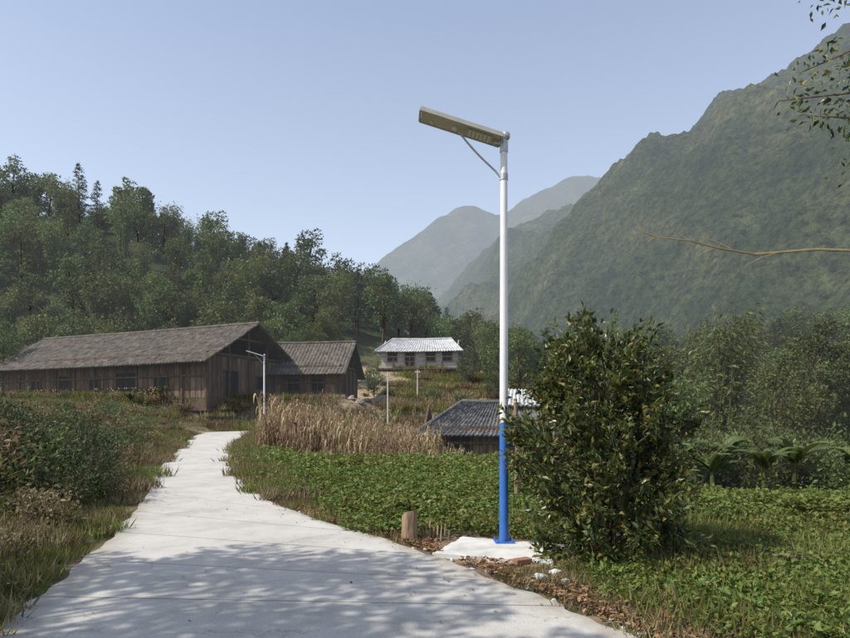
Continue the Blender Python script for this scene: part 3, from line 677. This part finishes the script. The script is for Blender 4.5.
def house(name,loc,rz,L,W,wh,rh,oh=.9,og=.7,roof=M_tile,wall=M_wood,openings=(),posts=True,gable_open=True,battens=.5,pitch=.26,hip=0,hipr=None):
    e=empty(name,loc,rz)
    hipr=hip if hipr is None else hipr
    m=MB();m.box((0,0,wh/2-.5),(L,W,wh+1.0))
    for sx in (-1,1):
        if not gable_open:
            x=sx*(L/2-.05);m.add([(x-.05,-W/2,wh),(x-.05,W/2,wh),(x-.05,0,rh-.15),(x+.05,-W/2,wh),(x+.05,W/2,wh),(x+.05,0,rh-.15)],[[0,1,2],[3,5,4]]);m.add([(x-.05,-W/2,wh),(x+.05,-W/2,wh),(x+.05,0,rh-.15),(x-.05,0,rh-.15)],[[0,1,2,3]]);m.add([(x-.05,W/2,wh),(x+.05,W/2,wh),(x+.05,0,rh-.15),(x-.05,0,rh-.15)],[[0,1,2,3]])
    m.obj('walls',[wall],e)
    m=MB();rg=np.random.default_rng(len(name))
    for sy in (-1,1):
        x=-L/2
        while battens and x<L/2: m.box((x+rg.uniform(-.05,.05),sy*(W/2+.012),wh/2-.1),(battens*.8,.03+rg.uniform(0,.02),wh-.15-rg.uniform(0,.2)),rg.integers(0,2));x+=battens
    for sx in (-1,1):
        y=-W/2
        while battens and y<W/2: m.box((sx*(L/2+.012),y+.2,wh/2-.1),(.03+rg.uniform(0,.02),battens*.8,wh-.15-rg.uniform(0,.2)),rg.integers(0,2));y+=battens
    if battens: m.obj('wall_boards',[wall,M_wood2 if wall==M_wood else wall],e)
    m=MB()
    if posts:
        for sy in (-1,1):
            for x in np.linspace(-L/2,L/2,int(L/2.6)+1): m.box((x,sy*(W/2+.08),wh/2-.3),(.17,.14,wh+.6))
            m.box((0,sy*(W/2+.09),wh-.2),(L+.4,.17,.2))
            m.box((0,sy*(W/2+.09),wh*.5),(L+.2,.165,.14))
        if not hip:
          for sx in (-1,1):
            for y in np.linspace(-W/2,W/2,5): 
                top=wh+(rh-wh)*(1-abs(y)/(W/2))-.25;m.box((sx*(L/2+.10),y,top/2-.3),(.16,.17,top+.6))
            m.box((sx*(L/2+.11),0,wh-.05),(.17,W+.4,.2));m.box((sx*(L/2+.11),0,wh+(rh-wh)*.5),(.165,W*.5,.16))
        m.obj('timber_frame',[M_wood],e)
    m=MB()
    ov=(rh-wh)/(W/2)*oh
    x0,x1=-L/2-og,L/2+og;ez=wh-ov
    for sy in (-1,1):
        slope(m,(x0,sy*(W/2+oh),ez),(x1,sy*(W/2+oh),ez),(x1-hipr,0,rh),(x0+hip,0,rh),0,pitch)
    if hip: slope(m,(x0,-W/2-oh,ez),(x0,W/2+oh,ez),(x0+hip,.02,rh),(x0+hip,-.02,rh),0,pitch)
    if hipr: slope(m,(x1,-W/2-oh,ez),(x1,W/2+oh,ez),(x1-hipr,.02,rh),(x1-hipr,-.02,rh),0,pitch)
    m.tube([(x0+hip,0,rh+.05),(0,0,rh-.02),(x1-hipr,0,rh+.05)],.13,8)
    if hip:
        for sy in (-1,1): m.tube([(x0,sy*(W/2+oh),ez+.05),(x0+hip,0,rh+.03)],.09,6)
    m.obj('tiled_roof',[roof],e,False)
    md=MB();mf=MB()
    for (side,c,z0,w,h) in openings:
        if side in 'fb':
            sy=-1 if side=='f' else 1;md.box((c,sy*(W/2+.05),z0+h/2),(w,.06,h))
            for q in (-1,1): mf.box((c+q*(w/2+.05),sy*(W/2+.07),z0+h/2),(.1,.12,h+.2))
            mf.box((c,sy*(W/2+.07),z0+h+.05),(w,.12,.1));mf.box((c,sy*(W/2+.07),z0-.05),(w,.12,.1));mf.box((c,sy*(W/2+.075),z0+h/2),(.05,.07,h))
        else:
            sx=1 if side=='r' else -1;md.box((sx*(L/2+.06),c,z0+h/2),(.06,w,h))
            for q in (-1,1): mf.box((sx*(L/2+.08),c+q*(w/2+.05),z0+h/2),(.12,.1,h+.2))
            mf.box((sx*(L/2+.08),c,z0+h+.05),(.12,w,.1))
    if openings: md.obj('openings',[M_dark],e);mf.obj('frames',[M_woodl if wall!=M_wood else M_wood],e)
    return e
zb=3.0
h1=house('wooden_farmhouse',(-27.6,60.3,zb),math.radians(-24),26,10,3.8,6.7,1.5,1.3,openings=[('f',-8,.9,1.2,1.1),('f',-4,.1,1.4,2.1),('f',0,.9,1.2,1.1),('f',4,.1,2.4,2.2),('f',8,.9,1.4,1.1),('r',-2.2,.2,1.6,2.2),('r',1.8,1,1.3,1.1)],battens=.6,pitch=.34)
h2=house('wooden_farmhouse',(-12.3,61.5,zb),math.radians(-6),9.5,7,3.3,5.8,1.2,.8,openings=[('f',-2.4,.1,1.3,2.1),('f',.4,.9,1.1,1.1),('f',2.7,.9,1.1,1.1)],battens=.6,pitch=.34)
m=MB()
for k in range(140):
    x=random.uniform(-7,9);z=.12+.16*random.randint(0,5);m.tube([(x,-5.5,z),(x+random.uniform(-.05,.05),-6.1,z)],random.uniform(.05,.08),6)
m.obj('firewood',[M_woodl],h1)
hw=house('white_farmhouse',(-.4,80.5,7.6),math.radians(-6),9.6,6,2.4,3.9,.8,.7,roof=M_tilel,wall=M_plaster,openings=[('f',-3.4,.8,1.1,1.1),('f',-1.2,.1,1.1,2),('f',1.4,.8,1.1,1.1),('f',3.5,.8,1.1,1.1)],posts=False,gable_open=False,battens=0,pitch=.34,hip=1.6)
m=MB()
m.box((0,-3.9,-.25),(10.4,1.6,.2))
for x in np.linspace(-5,5,6): m.box((x,-4.5,-.9),(.22,.22,3.0));m.box((x,-4.6,.55),(.07,.07,1.4))
m.box((0,-4.6,1.2),(10.2,.08,.1));m.box((0,-4.6,.6),(10.2,.05,.06))
m.obj('stilt_gallery',[M_wood],hw)
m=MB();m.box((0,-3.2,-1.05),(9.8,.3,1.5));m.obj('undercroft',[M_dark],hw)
hut=house('tiled_hut',(3.45,35.6,-.75),math.radians(-6),6.6,4.6,1.8,3.15,.7,.45,roof=M_tileg,openings=[('f',-1.3,.1,1.0,1.5),('f',1.2,.7,.8,.6)],battens=.4,gable_open=False,pitch=.24,hip=2.4,hipr=1.2)
m=MB()
slope(m,(.9,-.9,3.0),(5.0,-.9,3.0),(4.4,1.0,3.95),(1.2,1.0,3.95),0,.24,rows=8)
slope(m,(.9,2.9,3.0),(5.0,2.9,3.0),(4.4,1.0,3.95),(1.2,1.0,3.95),0,.24,rows=8)
m.obj('upper_roof',[M_tilel],hut)
m=MB();m.box((2.9,1.0,1.6),(3.0,3.2,3.0));m.add([(4.4,-.6,3.05),(4.4,2.6,3.05),(4.4,1,3.8)],[[0,1,2]]);m.add([(1.4,-.6,3.05),(1.4,2.6,3.05),(1.4,1,3.8)],[[0,1,2]]);m.obj('rear_wing_walls',[M_wood],hut)
m=MB();m.tube([(0,0,0),(0,0,.05),(0,0,.4),(0,0,.85)],[.26,.28,.285,.27],16);m.obj('water_drum',[M_metal],None,loc=(.25,31.5,float(height(.25,31.5))))
def upole(name,x,y,top,rr,mat):
    z=float(height(x,y));h=top-z
    m=MB();m.tube([(0,0,-.2),(0,0,h)],[rr,rr*.7],10);m.box((0,0,h-.25),(.5,.07,.07));[m.tube([(q,0,h-.22),(q,0,h-.10)],.03,6) for q in(-.2,.2)]
    m.obj(name,[mat],None,loc=(x,y,z))
upole('utility_pole',-3.0,50,5.1,.07,M_conc)
upole('utility_pole',-.75,62,6.2,.07,M_conc)
fe=empty('yard_fence');m=MB();r=np.random.default_rng(31)
for i in range(90):
    x=-26+i*.2;y=51.5+r.normal(0,.05);z=float(height(x,y));m.tube([(x,y,z-.1),(x+r.normal(0,.05),y,z+r.uniform(.5,1.0))],.03,5)
m.obj('pickets',[M_woodl],fe);m=MB();m.tube([(-26,51.5,float(height(-26,51.5))+.6),(-17,51.5,float(height(-17,51.5))+.6),(-8,51.5,float(height(-8,51.5))+.6)],.03,5);m.obj('rail',[M_woodl],fe)
m=MB()
for i in range(150):
    x=r.uniform(-8,4);rw=r.integers(0,3);y=50+rw*5.3+r.normal(0,.1);s=r.uniform(.18,.4);rock(m,(x,y,float(height(x,y))+.1),(s,s*.6,s*.7),r)
m.obj('terrace_stones',[M_stone])
# ------------------------------------------------------------ dried corn
def corn(name,seed,k=5):
    r=np.random.default_rng(seed);m=MB()
    for i in range(k):
        o=r.uniform(-.5,.5,2);h=r.uniform(1.3,2.6);ln=r.normal(0,.22,2)
        P=np.array([(o[0],o[1],0),(o[0]+ln[0]*.3,o[1]+ln[1]*.3,h*.5),(o[0]+ln[0],o[1]+ln[1],h)]);m.tube(P,[.02,.015,.007],4,0,False)
        for q in range(10):
            f=r.uniform(.15,1);b=np.array([np.interp(f,[0,.5,1],P[:,c]) for c in range(3)]);a=r.uniform(0,6.28);d=np.array([math.cos(a),math.sin(a),0]);L=r.uniform(.3,.6);w=r.uniform(.02,.045);sd=np.array([-d[1],d[0],0])*w
            pt=[b,b+d*L*.25+np.array([0,0,L*.2]),b+d*L*.45+np.array([0,0,-L*.2]),b+d*L*.5+np.array([0,0,-L*.9])]
            V=[];
            for z_,p in enumerate(pt): ww=[.5,1,.8,.1][z_];V+=[p-sd*ww,p+sd*ww]
            m.add(V,[[0,1,3,2],[2,3,5,4],[4,5,7,6]],0)
    return m.mesh(name,[M_corn])
cn=[corn('corn%d'%i,100+i) for i in range(5)]
cf=empty('dry_corn_field')
for i in range(420):
    y=r.uniform(29,44);t=r.uniform()
    x=(-9.6+10.4*t)*y/35
    s=np.interp(t,[0,.5,1],[1.0,.88,.72])*r.uniform(.7,1.2)
    if x<xR(min(y,42))+1.6 or (abs(x+9.8)<.7 and y<38.5): continue
    place('corn',cn[r.integers(0,5)],cf,(x,y,float(height(x,y))),r.uniform(0,6.28),s)
for i in range(110):
    x=r.uniform(-6,6);y=r.uniform(27.5,31.5);place('corn',cn[r.integers(0,5)],cf,(x,y,float(height(x,y))),r.uniform(0,6.28),r.uniform(.2,.5))
for i in range(60):
    x=r.uniform(-9,7);y=r.uniform(50,60)
    if x<-4 and y>52: continue
    place('corn',cn[r.integers(0,5)],cf,(x,y,float(height(x,y))),r.uniform(0,6.28),r.uniform(.4,.8))
def banana(name,seed):
    r=np.random.default_rng(seed);m=MB();m.tube([(0,0,0),(.03,0,.7),(0,.03,1.3)],[.12,.09,.05],8,0)
    for q in range(10):
        a=q*2.4+r.uniform(-.3,.3);d=np.array([math.cos(a),math.sin(a),0]);sd=np.array([-d[1],d[0],0]);L=r.uniform(1.1,1.8);el=r.uniform(.8,1.45);V=[];K=9
        for i in range(K):
            t=i/(K-1);p=np.array([0,0,1.15])+d*L*(t*math.cos(el)*1.1+.28*t*t)+np.array([0,0,L*(math.sin(el)*t-.5*t**2.6)]);w=.17*math.sin(math.pi*min(1,.08+t*.95))**.6*r.uniform(.75,1.1) if i<K-1 else .01
            V+=[p-sd*w+np.array([0,0,-w*.5]),p,p+sd*w+np.array([0,0,-w*.5])]
        F=[]
        for i in range(K-1):
            F+=[[3*i,3*i+1,3*i+4,3*i+3],[3*i+1,3*i+2,3*i+5,3*i+4]]
        m.add(V,F,0)
    return m.mesh(name,[M_banana])
bn=[banana('ban%d'%i,i) for i in range(3)]
for i,(x,y,s) in enumerate([(8.6,18.6,.8),(9.4,19.6,.95),(10.3,18.8,.9),(11.8,19.8,1.0),(7.9,21.5,.85),(13.2,19,.9),(9.9,20.6,1.0),(-22,51.5,.8),(-24,50.5,.9)]):
    place('banana_plant',bn[i%3],None,(x,y,float(height(x,y))-.05),i*1.1,s)
# ------------------------------------------------------------ near trees
t1=broad_tree('roadside_tree',301,7.6,2.7,4.3,50,170,.14,[M_bark,M_lf_shade],.13,.24,30)
for x,y,a,s in [(-7.7,2.6,.3,1),(-8.2,-.8,2.2,1.05),(-5.2,-3.5,1.2,1.0),(-6.0,.6,4.0,.95)]:
    place('roadside_tree',t1,None,(x,y,float(height(x,y))-.1),a,s)
m=MB();r=np.random.default_rng(55)
m.tube([(0,0,-.1),(.1,.05,1.5),(.0,0,3),(.2,.1,5),(.1,0,6.6)],[.14,.12,.10,.07,.03],8,0)
def branch(P,R,nl,leaf=.1,mi=0):
    P=np.array(P,float);m.tube(P,np.linspace(R,R*.25,len(P)),5,mi,False)
    if nl:
        s=r.uniform(.35,1,nl);t=np.linspace(0,1,len(P));C=np.stack([np.interp(s,t,P[:,k]) for k in range(3)],1)+r.normal(0,.12,(nl,3))
        D=r.normal(0,.6,(nl,3))+np.array([0,0,-.3]);l=leaf*r.uniform(.6,1.3,nl);m.leaves(C,D,l,l*.5,1,.2,r=r)
branch([(0,0,3.0),(-.8,.02,3.22),(-1.5,0.06,3.26),(-2.1,0.1,3.22),(-2.5,.05,3.27),(-2.8,0,3.33),(-3.1,0,3.36),(-3.35,0,3.45)],.018,0,mi=2)
for a,b_ in [((-2.3,.08,3.24),(-2.62,.12,3.40)),((-2.5,.05,3.27),(-2.72,0,3.17)),((-2.8,0,3.33),(-2.98,.03,3.43)),((-1.9,.08,3.23),(-2.2,.1,3.10)),((-3.1,0,3.36),(-3.22,0,3.30))]:
    a=np.array(a);b_=np.array(b_);branch([a,(a+b_)/2+np.array([0,0,.015]),b_],.007,0,.045,mi=2)
for k in range(30):
    a=r.uniform(0,6.28);z=r.uniform(4.6,6.8);L=r.uniform(1.0,2.1);d=np.array([math.cos(a),math.sin(a)])
    branch([(0,0,z-.5),(d[0]*L*.5,d[1]*L*.5,z),(d[0]*L,d[1]*L,z+r.uniform(-.3,.4))],.022,130,.08)
m.obj('overhanging_tree',[M_bark,M_lf_citrus,pmat('twig_bark',[(.22,.17,.09),(.36,.28,.16)],9,.8)],None,loc=(5.4,6.1,float(height(5.4,6.1))))
# ------------------------------------------------------------ light, sky, camera
sd=Vector((-.62,-.26,.76)).normalized()
el=math.asin(sd.z);az=math.atan2(sd.x,sd.y)
w=bpy.data.worlds.new('World');scn.world=w;w.use_nodes=True;nt=w.node_tree;nt.nodes.clear()
sk=nt.nodes.new('ShaderNodeTexSky');sk.sky_type='NISHITA';sk.sun_disc=False;sk.sun_elevation=el;sk.sun_rotation=az
sk.altitude=300;sk.air_density=1.0;sk.dust_density=3.0;sk.ozone_density=1.8
bg=nt.nodes.new('ShaderNodeBackground');bg.inputs[1].default_value=.12;o=nt.nodes.new('ShaderNodeOutputWorld')
nt.links.new(sk.outputs[0],bg.inputs[0])
tc=nt.nodes.new('ShaderNodeTexCoord');sp=nt.nodes.new('ShaderNodeSeparateXYZ');nt.links.new(tc.outputs['Generated'],sp.inputs[0])
hz=ramp(nt,[(0,(.54,.54,.53)),(.18,(.45,.465,.475)),(.35,(.345,.37,.405)),(.6,(.225,.255,.32)),(1,(.15,.18,.25))]);nt.links.new(sp.outputs[2],hz.inputs[0])
b2=nt.nodes.new('ShaderNodeBackground');b2.inputs[1].default_value=1.0;nt.links.new(hz.outputs[0],b2.inputs[0])
ad=nt.nodes.new('ShaderNodeAddShader');nt.links.new(bg.outputs[0],ad.inputs[0]);nt.links.new(b2.outputs[0],ad.inputs[1]);nt.links.new(ad.outputs[0],o.inputs[0])
sl=bpy.data.lights.new('sun','SUN');sl.energy=5.0;sl.angle=math.radians(.55);sl.color=(1,.95,.86)
so=bpy.data.objects.new('sun',sl);scn.collection.objects.link(so);so.rotation_euler=sd.to_track_quat('Z','Y').to_euler()
cam=bpy.data.cameras.new('camera');co=bpy.data.objects.new('camera',cam);scn.collection.objects.link(co)
cam.sensor_width=36;cam.lens=620/850*36;cam.shift_y=96/850;cam.clip_end=12000;cam.clip_start=.05
co.location=(0,0,1.65);co.rotation_euler=(math.radians(90),0,0)
scn.camera=co
